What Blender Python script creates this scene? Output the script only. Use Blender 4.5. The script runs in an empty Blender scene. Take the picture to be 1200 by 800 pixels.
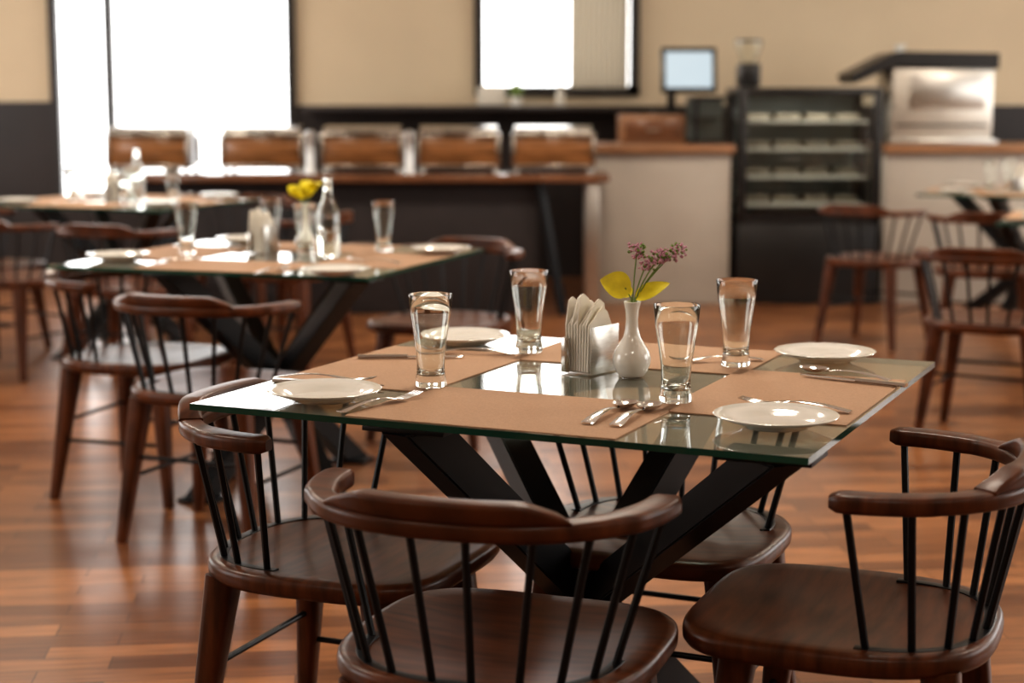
import bpy, bmesh, math, random
from mathutils import Vector, Matrix
random.seed(7)
R=math.radians
sc=bpy.context.scene
col=sc.collection

# ------------------------------------------------------------ materials
def new_mat(name):
    m=bpy.data.materials.new(name); m.use_nodes=True
    return m, m.node_tree.nodes, m.node_tree.links
def pmat(name,color,rough=.5,metal=0,coat=0,spec=.5,var=0,vscale=8,stretch=(1,1,1),emis=None,estr=0,trans=0,bump=0,bscale=100,sss=0,ior=1.5,crough=.1):
    m,n,l=new_mat(name); b=n['Principled BSDF']
    b.inputs['Base Color'].default_value=(*color,1)
    b.inputs['Roughness'].default_value=rough
    b.inputs['Metallic'].default_value=metal
    b.inputs['Coat Weight'].default_value=coat
    b.inputs['Coat Roughness'].default_value=crough
    b.inputs['Specular IOR Level'].default_value=spec
    b.inputs['Transmission Weight'].default_value=trans
    b.inputs['IOR'].default_value=ior
    if emis:
        b.inputs['Emission Color'].default_value=(*emis,1); b.inputs['Emission Strength'].default_value=estr
    tc=n.new('ShaderNodeTexCoord'); mp=n.new('ShaderNodeMapping'); l.new(tc.outputs['Object'],mp.inputs[0]); mp.inputs['Scale'].default_value=stretch
    if var:
        ns=n.new('ShaderNodeTexNoise'); ns.inputs['Scale'].default_value=vscale; ns.inputs['Detail'].default_value=5; l.new(mp.outputs[0],ns.inputs[0])
        cr=n.new('ShaderNodeValToRGB'); l.new(ns.outputs[0],cr.inputs[0])
        cr.color_ramp.elements[0].position=.3; cr.color_ramp.elements[1].position=.72
        cr.color_ramp.elements[0].color=(*[c*(1-var) for c in color],1); cr.color_ramp.elements[1].color=(*[min(1,c*(1+var)) for c in color],1)
        l.new(cr.outputs[0],b.inputs['Base Color'])
    if bump:
        nb=n.new('ShaderNodeTexNoise'); nb.inputs['Scale'].default_value=bscale; l.new(mp.outputs[0],nb.inputs[0])
        bp=n.new('ShaderNodeBump'); bp.inputs['Strength'].default_value=bump; bp.inputs['Distance'].default_value=.002
        l.new(nb.outputs[0],bp.inputs['Height']); l.new(bp.outputs[0],b.inputs['Normal'])
    return m
M={}
M['wood']=pmat('chair_walnut',(.092,.0275,.009),.36,coat=.06,var=.5,vscale=7,stretch=(1.2,7,1.2),crough=.22,spec=.28)
M['black']=pmat('black_steel',(.006,.006,.007),.38,var=.2,spec=.3)
M['mat']=pmat('woven_placemat',(.45,.282,.178),.75,var=.08,vscale=260,bump=.35,bscale=500,spec=.2)
M['porc']=pmat('white_porcelain',(.82,.80,.74),.12,coat=.5,var=.02)
M['steel']=pmat('brushed_steel',(.55,.53,.50),.30,metal=1,var=.15,vscale=30,stretch=(1,1,14))
M['dsteel']=pmat('polished_chafing_steel',(.45,.42,.38),.18,metal=1,var=.2,vscale=12)
M['cut']=pmat('cutlery_steel',(.74,.72,.69),.16,metal=1,var=.05)
M['paper']=pmat('napkin_paper',(.84,.80,.72),.85,var=.03)
M['yleaf']=pmat('yellow_leaf',(.90,.76,.03),.5,var=.15,vscale=40)
M['stem']=pmat('green_stem',(.16,.25,.05),.6,var=.2)
M['pink']=pmat('mauve_flower',(.50,.25,.32),.7,var=.3,vscale=200)
M['wall']=pmat('wall_paint_tan',(.66,.54,.385),.8,var=.04,vscale=2)
M['dark']=pmat('dark_wainscot',(.020,.013,.012),.45,var=.2,vscale=3)
M['ceil']=pmat('ceiling_white',(.72,.68,.61),.9,var=.02)
M['frame']=pmat('window_frame_dark',(.02,.016,.015),.4,var=.1)
M['counter']=pmat('counter_laminate',(.42,.37,.315),.5,var=.06,vscale=4)
M['cwood']=pmat('counter_wood',(.29,.145,.07),.4,var=.3,vscale=5,stretch=(1,8,8))
M['bwood']=pmat('buffet_wood',(.16,.07,.035),.2,coat=.4,var=.3,vscale=5,stretch=(1,8,8))
M['dwood']=pmat('chafing_wood',(.20,.088,.032),.26,coat=.5,var=.8,vscale=4,stretch=(1,1,9))
M['cloth']=pmat('dark_skirt',(.020,.014,.014),.7,var=.2)
M['screen']=pmat('screen_glow',(.1,.1,.1),.3,emis=(.62,.75,.82),estr=.75,var=.1)
M['plastic']=pmat('black_plastic',(.012,.011,.011),.35,var=.2)
M['white']=pmat('cream_enamel',(.70,.66,.58),.35,var=.05)
M['msteel']=pmat('machine_stainless',(.62,.58,.52),.38,metal=.85,var=.1,vscale=8,stretch=(1,1,10))
M['cabin']=pmat('cabinet_interior',(.20,.22,.205),.4,var=.2,vscale=5)
M['food']=pmat('pastry_tray',(.24,.20,.15),.6,var=.5,vscale=20)
M['fill_glow']=pmat('fill_panel_glow',(.9,.9,.9),.5,emis=(1,.9,.78),estr=5)  # glow of the ceiling panels added as fill
def curt():
    m,n,l=new_mat('linen_curtain'); b=n['Principled BSDF']; b.inputs['Base Color'].default_value=(.62,.57,.48,1); b.inputs['Roughness'].default_value=.85
    t=n.new('ShaderNodeBsdfTranslucent'); t.inputs[0].default_value=(.32,.28,.22,1)
    m2=n.new('ShaderNodeMixShader'); m2.inputs[0].default_value=.16; l.new(b.outputs[0],m2.inputs[1]); l.new(t.outputs[0],m2.inputs[2]); l.new(m2.outputs[0],n['Material Output'].inputs[0])
    return m
M['curtain']=curt()
def glassmat(name,color,ior=1.47,rough=0):
    m,n,l=new_mat(name); n.remove(n['Principled BSDF']); g=n.new('ShaderNodeBsdfGlass')
    g.inputs['Color'].default_value=(*color,1); g.inputs['IOR'].default_value=ior; g.inputs['Roughness'].default_value=rough
    l.new(g.outputs[0],n['Material Output'].inputs[0]); return m
M['glass']=glassmat('clear_glass',(.99,1,.99))
def thin(name,tint,ior=1.5,refl=True,haze=0,hcol=(.4,.42,.36)):
    m,n,l=new_mat(name); n.remove(n['Principled BSDF']); t=n.new('ShaderNodeBsdfTransparent'); t.inputs[0].default_value=(*tint,1)
    base=t.outputs[0]
    if haze:
        d=n.new('ShaderNodeBsdfDiffuse'); d.inputs[0].default_value=(*hcol,1); hm=n.new('ShaderNodeMixShader'); hm.inputs[0].default_value=haze
        l.new(base,hm.inputs[1]); l.new(d.outputs[0],hm.inputs[2]); base=hm.outputs[0]
    if refl:
        g=n.new('ShaderNodeBsdfGlossy'); g.inputs['Roughness'].default_value=.02; g.inputs['Color'].default_value=(1,1,1,1)
        f=n.new('ShaderNodeFresnel'); f.inputs[0].default_value=ior; mx=n.new('ShaderNodeMixShader')
        l.new(f.outputs[0],mx.inputs[0]); l.new(base,mx.inputs[1]); l.new(g.outputs[0],mx.inputs[2]); l.new(mx.outputs[0],n['Material Output'].inputs[0])
    else: l.new(base,n['Material Output'].inputs[0])
    return m
M['ttop']=thin('table_glass_top',(.78,.90,.85),1.9,haze=.22,hcol=(.40,.45,.36))
M['tbot']=thin('table_glass_underside',(.92,.98,.95),1.5,False)
M['tedge']=pmat('table_glass_edge',(.010,.060,.042),.12,coat=.2,var=.4,vscale=3)
M['pane']=thin('window_pane',(.97,.98,.98),1.3)
M['cpane']=thin('cabinet_pane',(.78,.83,.83),1.8)
def floormat():
    m,n,l=new_mat('wood_plank_floor'); b=n['Principled BSDF']
    tc=n.new('ShaderNodeTexCoord'); mp=n.new('ShaderNodeMapping'); l.new(tc.outputs['Object'],mp.inputs[0]); mp.inputs['Rotation'].default_value=(0,0,R(-6))
    br=n.new('ShaderNodeTexBrick'); l.new(mp.outputs[0],br.inputs[0]); br.inputs['Scale'].default_value=1
    br.inputs['Brick Width'].default_value=.42; br.inputs['Row Height'].default_value=.085; br.inputs['Mortar Size'].default_value=.0018
    br.inputs['Mortar Smooth'].default_value=.3; br.offset=.37
    br.inputs['Color1'].default_value=(.43,.190,.078,1); br.inputs['Color2'].default_value=(.16,.062,.026,1); br.inputs['Mortar'].default_value=(.06,.023,.01,1)
    mp2=n.new('ShaderNodeMapping'); l.new(mp.outputs[0],mp2.inputs[0]); mp2.inputs['Scale'].default_value=(1.5,16,1)
    ns=n.new('ShaderNodeTexNoise'); ns.inputs['Scale'].default_value=4; ns.inputs['Detail'].default_value=6; l.new(mp2.outputs[0],ns.inputs[0])
    cr=n.new('ShaderNodeValToRGB'); l.new(ns.outputs[0],cr.inputs[0]); cr.color_ramp.elements[0].position=.3; cr.color_ramp.elements[0].color=(.58,.56,.54,1); cr.color_ramp.elements[1].position=.75; cr.color_ramp.elements[1].color=(1.15,1.1,1.05,1)
    mx=n.new('ShaderNodeMixRGB'); mx.blend_type='MULTIPLY'; mx.inputs[0].default_value=1; l.new(br.outputs[0],mx.inputs[1]); l.new(cr.outputs[0],mx.inputs[2])
    l.new(mx.outputs[0],b.inputs['Base Color'])
    b.inputs['Roughness'].default_value=.28; b.inputs['Coat Weight'].default_value=.06; b.inputs['Coat Roughness'].default_value=.16; b.inputs['Specular IOR Level'].default_value=.42
    bp=n.new('ShaderNodeBump'); bp.inputs['Strength'].default_value=.10; bp.inputs['Distance'].default_value=.002; l.new(br.outputs['Fac'],bp.inputs['Height']); bp.invert=True
    l.new(bp.outputs[0],b.inputs['Normal'])
    return m
M['floor']=floormat()

# ------------------------------------------------------------ mesh builder
class MB:
    def __init__(s,mats): s.v=[]; s.f=[]; s.mi=[]; s.mats=mats
    def add(s,v,f,k=0):
        o=len(s.v); s.v+= [tuple(x) for x in v]; s.f+=[tuple(i+o for i in q) for q in f]; s.mi+=[k]*len(f); return s
    def box(s,c,sz,k=0,bev=0,rot=None,seg=2):
        bm=bmesh.new(); bmesh.ops.create_cube(bm,size=1)
        bmesh.ops.scale(bm,vec=Vector(sz),verts=bm.verts)
        if bev: bmesh.ops.bevel(bm,geom=bm.edges[:],offset=bev,segments=seg,affect='EDGES',profile=.5)
        m=Matrix.Translation(Vector(c))@(rot.to_4x4() if rot else Matrix.Identity(4))
        bm.verts.index_update()
        v=[m@x.co for x in bm.verts]; f=[[q.index for q in p.verts] for p in bm.faces]; bm.free()
        return s.add(v,f,k)
    def rod(s,p,q,r1,r2=None,k=0,n=10,sq=False):
        r2=r1 if r2 is None else r2; p=Vector(p);q=Vector(q); d=(q-p).normalized()
        a=d.orthogonal().normalized() if abs(d.z)<.7 else Vector((1,0,0)).cross(d).normalized()
        if abs(d.z)>=.7: a=(Vector((1,0,0))-d*d.x).normalized()
        b=d.cross(a); v=[]
        for c,r in((p,r1),(q,r2)):
            for i in range(n):
                t=2*math.pi*i/n+(math.pi/n if sq else 0); ca,sa=math.cos(t),math.sin(t)
                if sq:
                    e=.55; ca=math.copysign(abs(ca)**e,ca); sa=math.copysign(abs(sa)**e,sa)
                v.append(c+a*(r*ca)+b*(r*sa))
        f=[(i,(i+1)%n,n+(i+1)%n,n+i) for i in range(n)]+[tuple(range(n))[::-1],tuple(range(n,2*n))]
        return s.add(v,f,k)
    def tube(s,pts,rad,k=0,n=8):
        for i in range(len(pts)-1):
            s.rod(pts[i],pts[i+1],rad(i) if callable(rad) else rad,rad(i+1) if callable(rad) else rad,k,n)
        return s
    def lathe(s,prof,k=0,n=40,c=(0,0,0)):
        v=[];f=[];rings=[]
        for r,z in prof:
            if r<1e-6: rings.append([len(v)]); v.append((c[0],c[1],c[2]+z))
            else:
                rings.append(list(range(len(v),len(v)+n)))
                v+=[(c[0]+r*math.cos(2*math.pi*i/n),c[1]+r*math.sin(2*math.pi*i/n),c[2]+z) for i in range(n)]
        for a,b in zip(rings,rings[1:]):
            for i in range(n):
                j=(i+1)%n
                if len(a)==1 and len(b)==1: continue
                if len(a)==1: f.append((a[0],b[j],b[i]))
                elif len(b)==1: f.append((a[i],a[j],b[0]))
                else: f.append((a[i],a[j],b[j],b[i]))
        return s.add(v,f,k)
    def sweep(s,pts,sec,k=0):
        v=[];f=[];N=len(pts);m=None
        for i,p in enumerate(pts):
            t=(pts[min(i+1,N-1)]-pts[max(i-1,0)]); t.z=0; t.normalize(); sd=Vector((t.y,-t.x,0))
            q=sec(i); m=len(q); v+=[p+sd*a+Vector((0,0,b)) for a,b in q]
        for i in range(N-1):
            for j in range(m):
                jj=(j+1)%m; f.append((i*m+j,i*m+jj,(i+1)*m+jj,(i+1)*m+j))
        f.append(tuple(range(m))[::-1]); f.append(tuple((N-1)*m+j for j in range(m)))
        return s.add(v,f,k)
    def mesh(s,name,smooth=True,ang=38):
        me=bpy.data.meshes.new(name); me.from_pydata(s.v,[],s.f)
        for m in s.mats: me.materials.append(M[m])
        me.polygons.foreach_set('material_index',s.mi)
        bm=bmesh.new(); bm.from_mesh(me); bmesh.ops.recalc_face_normals(bm,faces=bm.faces); bm.to_mesh(me); bm.free()
        if smooth:
            me.polygons.foreach_set('use_smooth',[True]*len(me.polygons)); me.set_sharp_from_angle(angle=R(ang))
        me.update(); return me
def obj(name,me,parent=None,loc=(0,0,0),rz=0,rot=None):
    o=bpy.data.objects.new(name,me); col.objects.link(o); o.location=loc
    o.rotation_euler=rot if rot else (0,0,rz)
    if parent: o.parent=parent
    return o
def inst(name,parts,loc,rz=0):
    e=bpy.data.objects.new(name,None); col.objects.link(e); e.location=loc; e.rotation_euler=(0,0,rz); e.empty_display_size=.1
    for pn,me in parts: obj(pn,me,e)
    return e

# ------------------------------------------------------------ dining chair
def rrect(w,h,r,n=4):
    out=[]
    for cx,cy,a0 in((w/2-r,h/2-r,0),(-w/2+r,h/2-r,90),(-w/2+r,-h/2+r,180),(w/2-r,-h/2+r,270)):
        for i in range(n):
            a=R(a0+90*i/(n-1)); out.append((cx+r*math.cos(a),cy+r*math.sin(a)))
    return out
def ucurve(a,b,cy,n_exp=2.3,N=64,z=0):
    raw=[]
    for i in range(401):
        t=math.pi*i/400; c,s_=math.cos(t),math.sin(t)
        raw.append(Vector((-a*math.copysign(abs(c)**(2/n_exp),c),cy-b*abs(s_)**(2/n_exp),z)))
    L=[0]
    for p,q in zip(raw,raw[1:]): L.append(L[-1]+(q-p).length)
    out=[];j=0
    for i in range(N):
        s=L[-1]*i/(N-1)
        while j<len(L)-2 and L[j+1]<s: j+=1
        u=(s-L[j])/max(1e-9,L[j+1]-L[j]); out.append(raw[j].lerp(raw[j+1],u))
    return out,L[-1]
def chair_parts():
    P=[]
    N=72
    def outline(t,sc_):
        c,s_=math.cos(t),math.sin(t); e=2/4.2 if s_>0 else 2/2.9
        x=.246*math.copysign(abs(c)**e,c); y=(.262 if s_>0 else .225)*math.copysign(abs(s_)**e,s_)
        if s_<0: x*=1-.10*abs(s_)
        return x*sc_,y*sc_+.0
    v=[(0,-.01,.438)];rings=[]
    for sc_,z in((.3,.439),(.6,.443),(.82,.449),(.93,.451),(.975,.449),(.995,.444),(1,.437),(.998,.425),(.975,.416),(.93,.412)):
        rings.append([len(v)+i for i in range(N)])
        for i in range(N):
            x,y=outline(2*math.pi*i/N,sc_); v.append((x,y,z))
    f=[(0,rings[0][i],rings[0][(i+1)%N]) for i in range(N)]
    for a,b in zip(rings,rings[1:]): f+=[(a[i],b[i],b[(i+1)%N],a[(i+1)%N]) for i in range(N)]
    f.append(tuple(rings[-1]))
    P.append(('seat',MB(['wood']).add(v,f).mesh('seat',ang=50)))
    for i,(sx,sy) in enumerate(((-1,-1),(1,-1),(-1,1),(1,1))):
        top=Vector((sx*.165,sy*.155,.418)); bot=Vector((sx*.215,sy*.205,0)); mid=top.lerp(bot,.35)
        m=MB(['wood']); m.rod(bot,mid,.0145,.0245,n=16,sq=True); m.rod(mid,top,.0245,.030,n=16,sq=True); P.append((f'leg_{i+1}',m.mesh('leg')))
    st=MB(['black'])
    def lp(sx,sy,z):
        t=(.418-z)/.418; return Vector((sx*(.165+.05*t),sy*(.155+.05*t),z))
    for sx in(-1,1): st.rod(lp(sx,-1,.19),lp(sx,1,.19),.006)
    st.rod(lp(-1,1,.25),lp(1,1,.25),.006); st.rod(lp(-1,-1,.25),lp(1,-1,.25),.006)
    P.append(('stretchers',st.mesh('stretchers')))
    pts,L=ucurve(.262,.258,.0,2.35,72,.689); Np=len(pts)
    def sec(i):
        e=min(i,Np-1-i); k={0:.45,1:.85}.get(e,1.0); w=.052*k; h=.028*(.7 if e==0 else 1)
        if e>12: w*=.86
        return [(a,b) for a,b in rrect(w,h,.009 if k>.5 else .006)]
    P.append(('top_rail',MB(['wood']).sweep(pts,sec).mesh('top_rail')))
    half=.185; i0=[i for i in range(Np) if abs(L*i/(Np-1)-L/2)<half]; cp=[pts[i].copy() for i in i0]; Nc=len(cp)
    cp2=[]
    for p in cp: q=p.copy(); q.z=.702; cp2.append(q)
    def sec2(i):
        e=min(i,Nc-1-i)/(Nc/2)
        up=.006+.026*min(1,max(0,e/.34))**.7
        base=rrect(.043,up,min(.008,up*.45)); 
        return [(a+(b+up/2)*.15,b+up/2-.003) for a,b in base]
    P.append(('crest',MB(['wood']).sweep(cp2,sec2).mesh('crest')))
    bp,L2=ucurve(.196,.175,-.03,2.5,72,.447)
    sp=MB(['black'])
    n=10
    for j in range(n):
        t=.035+.93*j/(n-1); a=pts[round(t*(Np-1))].copy(); b=bp[round(t*71)].copy(); a.z=.68; b.z=.446
        sp.rod(b,a,.0062,.0062,n=8)
    P.append(('spindles',sp.mesh('spindles')))
    P.append(('seat_strip',MB(['black']).sweep(bp,lambda i:rrect(.02,.008,.002)).mesh('seat_strip')))
    return P
CH=chair_parts()
def chair(x,y,face): return inst('dining_chair',CH,(x,y,0),R(face-90))

# ------------------------------------------------------------ table
def table_parts(W=1.09,D=1.0):
    P=[]; m=MB(['ttop','tbot','tedge']); w,d=W/2,D/2; z0,z1=.739,.75
    v=[(-w,-d,z0),(w,-d,z0),(w,d,z0),(-w,d,z0),(-w,-d,z1),(w,-d,z1),(w,d,z1),(-w,d,z1)]
    m.add(v,[(3,2,1,0)],1); m.add(v,[(4,5,6,7)],0); m.add(v,[(0,1,5,4),(1,2,6,5),(2,3,7,6),(3,0,4,7)],2)
    me=bpy.data.meshes.new('glass_top'); me.from_pydata(m.v,[],m.f)
    for k in m.mats: me.materials.append(M[k])
    me.polygons.foreach_set('material_index',m.mi); P.append(('glass_top',me))
    tops=[(.47,-.43),(-.13,-.45),(-.47,.43),(.13,.45)]
    for i,(tx,ty) in enumerate(tops):
        T=Vector((tx,ty,.730)); B=Vector((-tx*.78,-ty*.78,.012)); d_=(T-B); d_.z=0; d_.normalize(); s_=Vector((-d_.y,d_.x,0))
        hw,hl=.031,.056
        v=[c+s_*a*hw+d_*b_*hl for c in(B,T) for a,b_ in((-1,-1),(1,-1),(1,1),(-1,1))]
        mm=MB(['black']).add(v,[(3,2,1,0),(4,5,6,7),(0,1,5,4),(1,2,6,5),(2,3,7,6),(3,0,4,7)])
        bm=bmesh.new(); me=mm.mesh('t',False); bm.from_mesh(me); bmesh.ops.bevel(bm,geom=bm.edges[:],offset=.003,segments=2,affect='EDGES'); bm.to_mesh(me); bm.free()
        P.append((f'base_bar_{i+1}',me))
        P.append((f'pad_{i+1}',MB(['black']).box((tx,ty,.7345),(.15,.10,.008),bev=.001).mesh('pad')))
        P.append((f'foot_{i+1}',MB(['black']).box((B.x,B.y,.006),(.13,.09,.012),bev=.002).mesh('foot')))
    return P
TB=table_parts()
ANG=-24.2
def table(x,y,ang=ANG): return inst('dining_table',TB,(x,y,0),R(ang))
matme=MB(['mat']).box((0,0,.0012),(.48,.32,.0024),bev=.0006,seg=1).mesh('placemat')
plate=MB(['porc']).lathe([(0,.0),(.052,0),(.056,.003),(.075,.010),(.099,.0185),(.1005,.0205),(.099,.0215),(.078,.0145),(.070,.0115),(.062,.006),(.05,.0048),(0,.0045)],n=64).mesh('dinner_plate',ang=60)
tumb=MB(['glass']).lathe([(0,0),(.0265,0),(.0285,.003),(.0285,.010),(.0262,.022),(.0250,.040),(.0270,.066),(.0320,.100),(.0372,.135),(.0405,.168),(.0400,.1693),(.0393,.168),(.0361,.135),(.0309,.100),(.0259,.066),(.0237,.042),(.0225,.026),(.018,.0205),(0,.0195)],n=48).mesh('drinking_glass',ang=60)
def strip(fw,fz,L,n=26,th=.0022,x0=0):
    m=[];f=[]
    for i in range(n+1):
        t=i/n; w=fw(t)/2; z=fz(t); x=x0+t*L
        m+=[(x,-w,z),(x,-w*.6,z+th*.6),(x,w*.6,z+th*.6),(x,w,z),(x,w*.6,z-th*.4),(x,-w*.6,z-th*.4)]
    for i in range(n):
        for j in range(6): f.append((i*6+j,i*6+(j+1)%6,(i+1)*6+(j+1)%6,(i+1)*6+j))
    f+=[tuple(range(6))[::-1],tuple(n*6+j for j in range(6))]
    return m,f
def spoon_me():
    b=MB(['cut']); v,f=strip(lambda t:.019*(1-t)**.8+.0055+ (0 if t>.03 else -.006),lambda t:.003+.009*math.sin(math.pi*t*.9),.135); b.add(v,f)
    n=24; v=[];f=[];rg=[]
    for k,(s_,z) in enumerate(((0.001,.0015),(.35,.002),(.65,.0042),(.88,.0075),(1,.0105),(1.0,.0118),(.86,.0088),(.62,.0056),(.33,.0034),(.001,.003))):
        rg.append(len(v))
        for i in range(n):
            a=2*math.pi*i/n; x=.030*math.cos(a); y=.0205*math.sin(a)*(1+.14*math.cos(a))
            v.append((.160+x*s_,y*s_,z))
    for k in range(len(rg)-1): f+=[(rg[k]+i,rg[k]+(i+1)%n,rg[k+1]+(i+1)%n,rg[k+1]+i) for i in range(n)]
    b.add(v,f); return b.mesh('spoon')
def fork_me():
    b=MB(['cut'])
    def w(t):
        if t<.70: return .018*(1-t/.70)**.8+.0055
        return .0055+.019*math.sin(min(1,(t-.70)/.22)*math.pi/2)
    zf=lambda t:.003+.009*math.sin(math.pi*t*.95)
    v,f=strip(w,zf,.15); b.add(v,f)
    for j in range(4):
        y=(-1.5+j)*.0062; v,f=strip(lambda t:.0036*(1-.55*t),lambda t:.0045+.006*t*t,.052,10,x0=.146); b.add([(a,c+y,d) for a,c,d in v],f)
    return b.mesh('fork')
def knife_me():
    b=MB(['cut']); v,f=strip(lambda t:.017*(1-.25*t),lambda t:.0045,.10,12,.007); b.add(v,f)
    v,f=strip(lambda t:.018*math.sqrt(max(.02,1-t**5)),lambda t:.004,.115,16,.0022,x0=.099); b.add(v,f); return b.mesh('table_knife')
SP,FK,KN=spoon_me(),fork_me(),knife_me()
def leaf(p,dirv,up,L,W,curl=.15):
    dirv=Vector(dirv).normalized(); up=Vector(up).normalized(); sd=dirv.cross(up).normalized(); v=[];f=[];n=14
    for i in range(n+1):
        t=i/n; w=W*(math.sin(math.pi*min(1,t**.75*.985+.015)))**.8/2; c=Vector(p)+dirv*L*t-up*curl*L*t*t
        v+=[c-sd*w+up*w*.25,c,c+sd*w+up*w*.25]
    for i in range(n): f+=[(i*3,i*3+1,i*3+4,i*3+3),(i*3+1,i*3+2,i*3+5,i*3+4)]
    return v,f
def vase_parts(kind=0):
    P=[('vase',MB(['porc']).lathe([(0,0),(.022,0),(.024,.002),(.030,.010),(.0355,.024),(.0365,.034),(.033,.047),(.025,.060),(.0165,.074),(.0125,.090),(.0115,.108),(.0125,.124),(.0155,.137),(.0168,.141),(.0155,.142),(.011,.124),(.009,.10),(0,.095)],n=48).mesh('vase',ang=60))]
    st=MB(['stem']); lf=MB(['yleaf']); fl=MB(['pink','stem'])
    if kind==0:
        ends=[(.008,.0,.236),(.086,.012,.236),(.050,-.008,.226),(.028,.012,.212),(.068,.0,.228)]
        for ex,ey,ez in ends:
            pts=[Vector((ex*t*t,ey*t,.10+(ez-.10)*t)) for t in[i/8 for i in range(9)]]; st.tube(pts,.0013,n=6)
            for k in range(60):
                a=random.random()*6.28; r=random.random()**.5*.016; c=(ex+r*math.cos(a),ey+r*math.sin(a),ez+random.uniform(-.012,.014))
                rr=random.uniform(.002,.004); fl.lathe([(0,-rr),(rr,0),(0,rr)],k=0 if random.random()<.72 else 1,n=6,c=c)
        a=(-.002,0,.15); st.tube([Vector((0,0,.1)),Vector(a)],.0015,n=6); st.tube([Vector((0,0,.1)),Vector((.006,-.003,.150))],.0015,n=6)
        st.tube([Vector((-.003,0,.148)),Vector((-.014,-.006,.168))],.0012,n=6)
        v,f=leaf((-.003,-.004,.162),(-1,-.15,.42),(0,-.9,.5),.064,.055,.12); lf.add(v,f)
        v,f=leaf((.006,-.004,.146),(.95,-.1,.62),(-.3,-.7,.6),.072,.036,.2); lf.add(v,f)
        v,f=leaf((-.003,.006,.15),(-.5,.3,.4),(0,-.7,.6),.035,.03,.1); lf.add(v,f)
    else:
        for ex,ey,ez in((-.02,0,.20),(.02,.01,.215),(0,-.01,.19)):
            st.tube([Vector((0,0,.1)),Vector((ex,ey,ez))],.0015,n=6)
            for k in range(6):
                aa=k*1.05; v,f=leaf((ex,ey,ez-.01),(math.cos(aa),math.sin(aa),.9),(-math.sin(aa)*.3,math.cos(aa)*.3-.5,.6),.052,.042,.2); lf.add(v,f)
        fl.lathe([(0,.19),(.004,.195),(0,.2)],n=6)
    P+=[('stems',st.mesh('stems')),('leaves',lf.mesh('leaves')),('flowers',fl.mesh('flowers'))]
    return P
V0,V1=vase_parts(0),vase_parts(1)
def holder_parts():
    h=MB(['steel','dsteel']); h.box((0,0,.0015),(.070,.092,.003),bev=.0008)
    h.box((.034,0,.046),(.0022,.092,.090),bev=.0008); h.box((-.034,0,.034),(.0022,.092,.066),bev=.0008)
    h.box((-.0255,-.0455,.034),(.019,.0022,.066),1,bev=.0008)
    P=[('holder_body',h.mesh('holder_body'))]
    n=MB(['paper'])
    for i in range(9):
        x=-.028+.0058*i; lean=(x+.004)*.16; off=(-.014,.010,-.004,.016,-.018,.004,.014,-.008,.006)[i]; hh=.125+(.018,.004,.022,.010,.026,.0,.014,.006,.0)[i]; w=.076
        prof=[(-w/2,.0035),(w/2,.0035),(w/2,.088),(off+.016,hh-.010),(off,hh),(off-.012,hh-.006),(-w/2,.092)]
        v=[(x+lean*z/.1,y,z) for y,z in prof]+[(x+.0026+lean*z/.1,y,z) for y,z in prof]; k=len(prof)
        n.add(v,[tuple(range(k))[::-1],tuple(range(k,2*k))]+[(j,(j+1)%k,k+(j+1)%k,k+j) for j in range(k)])
    P.append(('napkins',n.mesh('napkins',False))); return P
NH=holder_parts()
bottle=MB(['glass']).lathe([(0,0),(.036,0),(.038,.004),(.038,.13),(.034,.155),(.018,.19),(.0145,.21),(.0145,.245),(.017,.247),(.017,.255),(.0125,.255),(.0125,.21),(.016,.188),(.0315,.154),(.0355,.13),(.0355,.008),(0,.008)],n=40).mesh('glass_bottle',ang=60)
ZT=.75
def put(name,me,x,y,a=0,z=ZT): return obj(name,me,None,(x,y,z),R(a))

# ================= main table
TC=(.144,3.14)
def loc2w(C,ang,lx,ly):
    a=R(ang); return (C[0]+lx*math.cos(a)-ly*math.sin(a),C[1]+lx*math.sin(a)+ly*math.cos(a))
table(*TC)
def mats(C,ang,W=1.09,D=1.0):
    for lx,ly,r in((0,-D/2+.165,0),(0,D/2-.165,0),(-W/2+.165,.0,90),(W/2-.165,0,90)):
        x,y=loc2w(C,ang,lx,ly); put('placemat',matme,x,y,ang+r,ZT+.0001)
mats(TC,ANG)
ZC=ZT+.0026
for x,y in((-.327,2.93),(.423,2.69),(.626,3.375),(-.105,3.61)): put('dinner_plate',plate,x,y,0,ZC)
for x,y in((-.148,3.07),(.284,2.915),(.035,3.49),(.439,3.31)): put('drinking_glass',tumb,x,y,0,ZC)
inst('flower_vase',V0,(.226,3.185,ZC),0)
inst('napkin_holder',NH,(.150,3.245,ZC),R(-38))
put('fork',FK,-.286,2.80,52,ZC)
put('table_knife',KN,-.44,3.105,-14,ZC); put('fork',FK,-.445,3.15,-13,ZC)
put('spoon',SP,.165,2.68,66,ZC); put('spoon',SP,.120,2.70,64,ZC)
put('fork',FK,.565,2.80,150,ZC)
put('table_knife',KN,.715,3.05,143,ZC); put('spoon',SP,.70,3.115,140,ZC)
put('fork',FK,.50,3.37,190,ZC)
put('fork',FK,.0,3.445,172,ZC); put('table_knife',KN,-.31,3.395,2,ZC)
chair(-.016,2.53,70); chair(-.315,3.09,-22); chair(.565,2.69,158); chair(.295,3.25,246)

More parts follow.
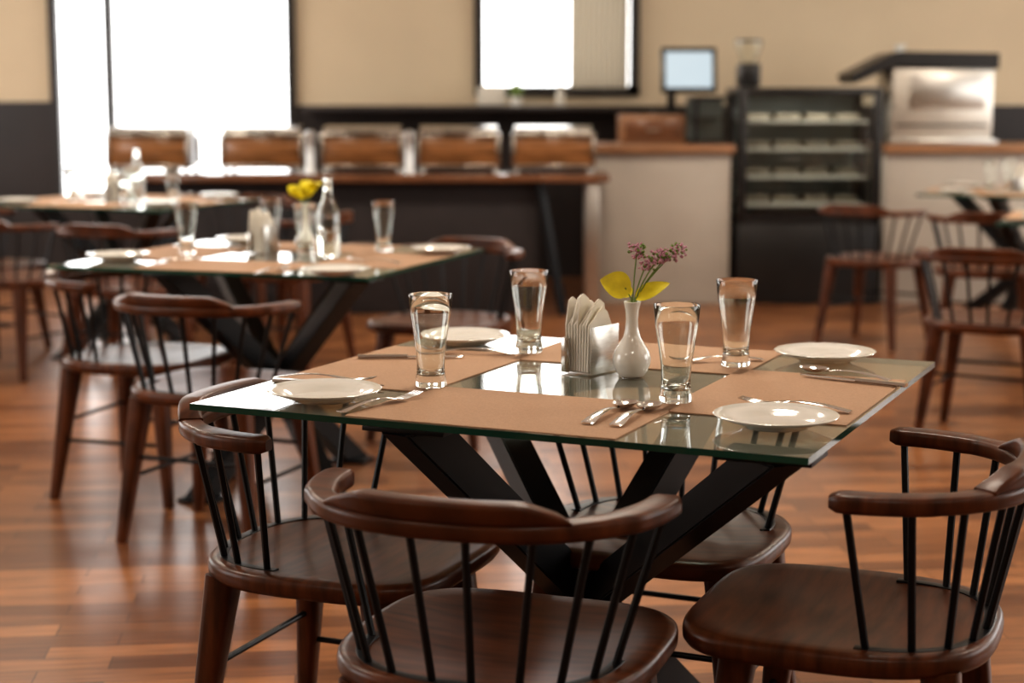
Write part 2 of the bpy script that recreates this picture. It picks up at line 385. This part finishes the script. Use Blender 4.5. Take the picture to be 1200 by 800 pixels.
# ================= other tables
def setup(C,ang,custom=None,vase=True):
    table(C[0],C[1],ang); mats(C,ang)
    if custom: return
    for lx,ly in((-.36,-.36),(.40,-.28),(.33,.38),(-.40,.32)):
        x,y=loc2w(C,ang,lx,ly); put('dinner_plate',plate,x,y,0,ZC)
    for lx,ly,a in((-.12,-.40,90),(.42,.02,0),(.06,.40,90),(-.42,0,0)):
        x,y=loc2w(C,ang,lx,ly-.05 if a==90 else ly); put('fork',FK,x,y,ang+a,ZC)
    for lx,ly in((-.2,-.12),(.17,-.16),(.22,.12),(-.14,.20)):
        x,y=loc2w(C,ang,lx,ly); put('drinking_glass',tumb,x,y,0,ZC)
    x,y=loc2w(C,ang,.07,.03)
    if vase: inst('flower_vase',V1,(x,y,ZC),0)
    else: put('glass_bottle',bottle,x,y,0,ZC)
    x,y=loc2w(C,ang,-.05,-.01); inst('napkin_holder',NH,(x,y,ZC),R(20))
C2=(-.775,5.60)
setup(C2,-19,1)
for x,y in((-1.27,5.48),(-.52,5.02),(-.24,5.70),(-.96,6.1)): put('dinner_plate',plate,x,y,0,ZC)
for x,y in((-1.085,5.68),(-.435,5.78),(-.685,5.66),(-.84,5.95)): put('drinking_glass',tumb,x,y,0,ZC)
inst('flower_vase',V1,(-.70,5.78,ZC),0); inst('napkin_holder',NH,(-.84,5.74,ZC),R(-20)); put('glass_bottle',bottle,-.60,5.57,0,ZC)
for x,y,a in((-1.12,5.30,60),(-.75,5.0,70),(-.35,5.33,150),(-.45,5.98,190),(-1.12,5.92,-20)): put('fork',FK,x,y,a,ZC)
chair(-.85,4.9,68); chair(-1.2,5.47,-18); chair(-.25,6.35,246)
C3=(-1.95,8.55)
setup(C3,-22,vase=False)
chair(-1.70,7.50,70); chair(-2.28,7.85,60); chair(-2.62,8.45,-20); chair(-1.05,8.12,156); chair(-1.45,9.25,250)
C4=(2.85,9.40)
setup(C4,-22,vase=False)
chair(1.87,8.75,50); chair(2.30,8.25,75)
C5=(2.70,7.35)
setup(C5,-22,vase=False)
chair(1.80,6.35,62)
chair(2.65,6.45,75)

# ================= room shell
X0,X1,Y0,Y1,H=-5.0,5.6,-3.5,12.0,3.0
def bx(name,a,b,mat,bev=0,parent=None):
    c=[(p+q)/2 for p,q in zip(a,b)]; s_=[abs(q-p) for p,q in zip(a,b)]
    return obj(name,MB([mat]).box((0,0,0),s_,bev=bev).mesh(name),parent,c)
def multi(name,boxes,mat,bev=0):
    m=MB([mat])
    for a,b in boxes: m.box([(p+q)/2 for p,q in zip(a,b)],[abs(q-p) for p,q in zip(a,b)],bev=bev)
    return obj(name,m.mesh(name))
bx('floor',(X0-.1,Y0-.1,-.1),(X1+.1,Y1+.1,0),'floor')
bx('ceiling',(X0-.1,Y0-.1,H),(X1+.1,Y1+.1,H+.1),'ceil')
def wall(name,axis,pos,th,lo,hi,openings,mat):
    bs=[];cur=lo
    def B(a0,a1,z0,z1):
        if a1-a0<1e-4 or z1-z0<1e-4: return
        if axis=='y': bs.append(((a0,pos,z0),(a1,pos+th,z1)))
        else: bs.append(((pos,a0,z0),(pos+th,a1,z1)))
    for a0,a1,z0,z1 in sorted(openings):
        B(cur,a0,0,H); B(a0,a1,0,z0); B(a0,a1,z1,H); cur=a1
    B(cur,hi,0,H); return multi(name,bs,mat)
W1=(-3.20,-1.50,.50,2.5); W2=(-.26,.88,1.27,2.5)
wall('wall_back','y',Y1,.15,X0,X1,[W1,W2],'wall')
WL_FILL=[(2.2,4.6,.8,2.5),(7.2,10.6,.6,2.6)]  # out-of-view openings added in the left wall to let light in
WR_FILL=[(2.6,5.6,.8,2.5),(6.6,10.4,.6,2.6)]  # right-wall openings, likewise added for the light they admit
wall('wall_left','x',X0-.15,.15,Y0,Y1,WL_FILL,'wall')
wall('wall_right','x',X1,.15,Y0,Y1,WR_FILL,'wall')
wall('wall_front','y',Y0-.15,.15,X0,X1,[],'wall')
multi('trim_1',[((X0,Y1-.03,0),(W1[0]-.0,Y1-.0005,1.225)),((W1[1]+.0,Y1-.03,0),(X1,Y1-.0005,1.20)),((W1[0],Y1-.03,0),(W1[1],Y1-.0005,.48))],'dark')
def window(name,axis,pos,o,mull,mat='frame',t=.05,dep=.08):
    a0,a1,z0,z1=o; m=MB([mat,'pane'])
    def B(p0,p1,q0,q1,k=0,d=dep):
        c=((p0+p1)/2,(q0+q1)/2); 
        if axis=='y': m.box((c[0],pos,c[1]),(p1-p0,d,q1-q0),k)
        else: m.box((pos,c[0],c[1]),(d,p1-p0,q1-q0),k)
    B(a0,a0+t,z0,z1);B(a1-t,a1,z0,z1);B(a0,a1,z0,z0+t);B(a0,a1,z1-t,z1)
    for q in mull: B(q-t*.5,q+t*.5,z0,z1)
    return obj(name,m.mesh(name))
window('window_1','y',Y1-.01,W1,[-2.79],t=.06)
window('window_2','y',Y1-.01,W2,[],t=.065,dep=.1)
k=3
for o in WL_FILL: window(f'window_{k}','x',X0-.08,o,[(o[0]+o[1])/2]); k+=1  # frames of the added left openings, out of view
for o in WR_FILL: window(f'window_{k}','x',X1+.08,o,[(o[0]+o[1])/2]); k+=1  # frames of the added right openings, out of view
cm=[];cf=[];n=60
for i in range(n+1):
    x=.40+.40*i/n; y=Y1-.10+.018*math.sin(i*1.15)
    cm+=[(x,y,1.32),(x,y,2.52)]
for i in range(n): cf.append((2*i,2*i+2,2*i+3,2*i+1))
obj('curtain',MB(['curtain']).add(cm,cf).mesh('curtain',ang=180))

# ================= buffet counter
e=inst('buffet_counter',[('top',MB(['bwood']).box((-.89,10.12,.80),(2.9,.62,.045),bev=.006).mesh('top')),
 ('skirt',MB(['cloth']).box((-1.0,10.16,.39),(2.3,.44,.774),bev=.004).mesh('skirt')),
 ('legs',MB(['black','steel']).rod((.30,9.9,.0),(.16,9.9,.778),.028,.028,0,4).rod((.30,10.3,.0),(.16,10.3,.778),.028,.028,0,4).box((.47,9.90,.389),(.07,.05,.778),1,.003).box((.47,10.33,.389),(.07,.05,.778),1,.003).mesh('legs'))],(0,0,0))
def chafing(woodh=.16):
    P=[]
    b=MB(['dsteel']); 
    b.box((0,0,.04),(.47,.36,.025),0,.004)
    for sx in(-1,1):
        for sy in(-1,1): b.rod((sx*.215,sy*.155,0),(sx*.215,sy*.155,.08),.013,.013,0); b.box((sx*.232,sy*.178,.125),(.022,.022,.16),0,.002)
    P.append(('stand',b.mesh('stand')))
    w=MB(['dwood']); w.box((0,0,.05+woodh/2),(.465,.355,woodh),bev=.006); P.append(('wood_body',w.mesh('wood_body')))
    l=MB(['dsteel']); l.box((0,0,.05+woodh+.010),(.495,.385,.020),bev=.006)
    n=16;v=[];f=[]
    for i in range(n+1):
        a=math.pi*i/n; y=-.18*math.cos(a); z=.05+woodh+.020+.045*math.sin(a)**.6; v+=[(-.225,y,z),(.225,y,z)]
    for i in range(n): f.append((2*i,2*i+1,2*i+3,2*i+2))
    f.append(tuple(2*i for i in range(n+1))); f.append(tuple(2*i+1 for i in range(n+1))[::-1]); l.add(v,f)
    l.rod((-.08,-.215,.05+woodh+.03),(.08,-.215,.05+woodh+.03),.007)
    for sx in(-.08,.08): l.rod((sx,-.215,.05+woodh+.03),(sx,-.17,.05+woodh+.03),.006)
    P.append(('lid',l.mesh('lid'))); return P
CF=chafing()
for x in(-2.11,-1.45,-.87,-.31,.24): inst('chafing_dish',CF,(x,10.12,.8225))
urn=MB(['steel']).lathe([(0,0),(.032,0),(.034,.01),(.026,.03),(.026,.20),(.031,.22),(.031,.24),(0,.255)],n=32).mesh('beverage_urn')
for x in(-1.16,-.59): put('beverage_urn',urn,x,9.86,0,.8225)
def counter(x0,x1):
    c=(x0+x1)/2; w=x1-x0
    return inst('service_counter',[('top',MB(['cwood']).box((c,10.75,.95),(w+.02,.70,.05),bev=.005).mesh('top')),
     ('body',MB(['counter']).box((c,10.77,.4625),(w-.02,.62,.925),bev=.003).mesh('body'))],(0,0,0))
counter(.50,1.345); counter(2.27,3.9)
x0,x1,y0,y1=1.375,2.245,10.42,11.08; cx=(x0+x1)/2; W=x1-x0
P=[('base',MB(['plastic']).box((cx,10.75,.245),(W,.66,.49),bev=.006).mesh('base'))]
fr=MB(['plastic','cabin'])
for x in(x0+.025,x1-.025):
    for y in(y0+.02,y1-.02): fr.box((x,y,.90),(.05,.04,.82),bev=.003)
fr.box((cx,10.75,1.295),(W,.66,.045),bev=.004); fr.box((cx,y1-.01,.9),(W-.06,.015,.8),1); fr.box((cx,y0+.015,.515),(W,.03,.05))
P.append(('frame',fr.mesh('frame')))
sh=MB(['white','food','cabin'])
for z in(.60,.77,.94,1.11):
    sh.box((cx,10.79,z),(W-.11,.5,.014),0)
    for i in range(4): sh.box((x0+.16+i*.185,10.84,z+.03),(.15,.28,.035),1,.012)
P.append(('shelves',sh.mesh('shelves')))
P.append(('glass_front',MB(['cpane']).add([(x0+.04,y0+.004,.53),(x1-.04,y0+.004,.53),(x1-.04,y0+.004,1.285),(x0+.04,y0+.004,1.285)],[(0,1,2,3)]).mesh('glass_front',False)))
dcase=inst('pastry_display_case',P,(0,0,0))
for zz,en_ in((1.265,3),(1.095,.5),(.925,.5),(.755,.5)):
    ld=bpy.data.lights.new('shelf_fill_light','AREA'); ld.shape='RECTANGLE'; ld.size=.7; ld.size_y=.04; ld.energy=en_; ld.color=(1,.95,.85); lo=bpy.data.objects.new('shelf_fill',ld); col.objects.link(lo); lo.location=(cx,10.56,zz); lo.parent=dcase  # bare area lights added to brighten the shelves, no fixture modelled
P=[('frame',MB(['plastic','cabin']).box((1.23,10.75,1.255),(.23,.5,.02)).box((1.23,10.99,1.12),(.23,.02,.26),1).box((1.125,10.52,1.12),(.025,.02,.27)).box((1.335,10.52,1.12),(.025,.02,.27)).box((1.23,10.75,.985),(.23,.5,.018)).box((1.23,10.76,1.13),(.19,.44,.01)).mesh('frame')),
   ('glass',MB(['cpane']).add([(1.14,10.512,.99),(1.32,10.512,.99),(1.32,10.512,1.25),(1.14,10.512,1.25)],[(0,1,2,3)]).mesh('glass',False))]
inst('glass_cabinet',P,(0,0,0))
inst('wooden_drawer_box',[('body',MB(['cwood']).box((.87,10.8,1.065),(.40,.35,.178),bev=.006).mesh('body')),('drawer',MB(['bwood','steel']).box((.87,10.62,1.06),(.34,.012,.12),bev=.003).box((.87,10.608,1.06),(.08,.012,.012),1).mesh('drawer'))],(0,0,0))
rt=Matrix.Rotation(R(-12),3,'X')
inst('computer_monitor',[('base',MB(['plastic']).box((.97,10.80,1.162),(.18,.18,.014),bev=.004).box((1.0,10.83,1.27),(.05,.03,.22),bev=.004).mesh('base')),
 ('bezel',MB(['plastic']).box((1.10,10.76,1.425),(.345,.03,.285),bev=.006,rot=rt).box((1.02,10.80,1.37),(.08,.04,.04)).mesh('bezel')),
 ('screen',MB(['screen']).box((1.10,10.7438,1.4285),(.29,.004,.225),rot=rt).mesh('screen'))],(0,0,0))
inst('coffee_grinder',[('body',MB(['plastic']).box((1.47,10.75,1.395),(.13,.20,.15),bev=.02).box((1.47,10.63,1.34),(.10,.10,.02),bev=.004).mesh('body')),
 ('hopper',MB(['glass','plastic']).lathe([(.04,0),(.045,.01),(.085,.11),(.085,.13),(.08,.13),(.08,.11),(.04,.012),(.035,0)],0,28,(1.47,10.75,1.47)).lathe([(0,.13),(.088,.13),(.088,.142),(0,.147)],1,28,(1.47,10.75,1.47)).mesh('hopper'))],(0,0,0))
def prism(mb,prof,y0,y1,k=0):
    n=len(prof); v=[(x,y0,z) for x,z in prof]+[(x,y1,z) for x,z in prof]
    mb.add(v,[tuple(range(n)),tuple(range(n,2*n))[::-1]]+[(i,(i+1)%n,n+(i+1)%n,n+i) for i in range(n)],k)
em=MB(['msteel','steel']); em.box((2.63,10.75,1.22),(.62,.44,.44),0,.012)
em.box((2.63,10.72,.99),(.66,.5,.03),1,.006)
top=MB(['plastic']); prism(top,[(2.07,1.40),(2.09,1.345),(2.33,1.45),(2.96,1.43),(2.96,1.525),(2.36,1.535),(2.32,1.53)],10.5,11.0)
fp=MB(['steel','plastic']); fp.box((2.66,10.525,1.29),(.46,.012,.20),0,.004); fp.box((2.63,10.526,1.09),(.56,.010,.012),1)
inst('espresso_machine',[('body',em.mesh('body')),('top_cover',top.mesh('top_cover')),('front',fp.mesh('front'))],(0,0,0))
put('coffee_cup',MB(['porc']).lathe([(0,0),(.022,0),(.038,.05),(.036,.05),(.02,.006),(0,.006)],n=24).mesh('coffee_cup'),2.42,10.8,0,1.5345)
inst('receipt_printer',[('body',MB(['white']).box((-.14,11.72,1.265),(.19,.16,.13),bev=.015).mesh('body')),('slot',MB(['plastic']).box((-.14,11.66,1.332),(.12,.01,.006)).mesh('slot'))],(0,0,0))
bx('back_shelf',(-1.4,11.55,1.16),(1.9,11.965,1.199),'dark',.004)
put('spray_bottle',MB(['white']).lathe([(0,0),(.03,0),(.032,.08),(.012,.12),(.012,.15),(0,.155)],n=24).mesh('spray_bottle'),.33,11.7,0,1.2)
put('potted_succulent',MB(['stem','porc']).lathe([(0,0),(.035,0),(.045,.06),(0,.06)],1,20).lathe([(0,.055),(.05,.08),(.04,.13),(0,.16)],0,9).mesh('potted_succulent'),.03,11.66,0,1.2)

# ================= lights
w=bpy.data.worlds.new('World'); sc.world=w; w.use_nodes=True; bg=w.node_tree.nodes['Background']; bg.inputs[0].default_value=(1,.99,.975,1); bg.inputs[1].default_value=5.0
def portal(name,loc,rot,sx,sy):
    l=bpy.data.lights.new(name,'AREA'); l.shape='RECTANGLE'; l.size=sx; l.size_y=sy; l.cycles.is_portal=True
    o=bpy.data.objects.new(name,l); col.objects.link(o); o.location=loc; o.rotation_euler=rot
for o in(W1,W2): portal('window_portal',((o[0]+o[1])/2,Y1+.14,(o[2]+o[3])/2),(R(-90),0,0),o[1]-o[0],o[3]-o[2])
for o in WL_FILL: portal('window_portal',(X0-.14,(o[0]+o[1])/2,(o[2]+o[3])/2),(0,R(-90),0),o[3]-o[2],o[1]-o[0])
for o in WR_FILL: portal('window_portal',(X1+.14,(o[0]+o[1])/2,(o[2]+o[3])/2),(0,R(90),0),o[3]-o[2],o[1]-o[0])
for ix,x in enumerate((-2.4,.4,3.2)):
    for iy,y in enumerate((.6,4.2,7.8)):
        en=inst('ceiling_fill_panel',[('housing',MB(['white']).box((0,0,0),(.62,.62,.03),bev=.004).mesh('housing')),('diffuser',MB(['fill_glow']).box((0,0,-.016),(.56,.56,.006)).mesh('diffuser'))],(x,y,H-.016))  # unseen ceiling panel, added for warm fill and highlights
        l=bpy.data.lights.new('ceiling_fill_light','AREA'); l.size=.55; l.energy=(7,24,38)[iy]; l.color=(1,.90,.76)  # added fill light under each panel, weaker near the camera
        o=bpy.data.objects.new('panel_fill_light',l); col.objects.link(o); o.parent=en; o.location=(0,0,-.03)

# ================= camera
cam=bpy.data.cameras.new('camera'); co=bpy.data.objects.new('camera',cam); col.objects.link(co); sc.camera=co
co.location=(0,0,1.28); co.rotation_euler=(R(90-8.25),0,0)
cam.lens=60; cam.sensor_width=36; cam.clip_start=.05
cam.dof.use_dof=True; cam.dof.focus_distance=2.95; cam.dof.aperture_fstop=2.6; cam.dof.aperture_blades=9
sc.view_settings.view_transform='Standard'
try: sc.view_settings.look='Medium High Contrast'
except Exception as ex: print('look',ex)
sc.view_settings.exposure=0
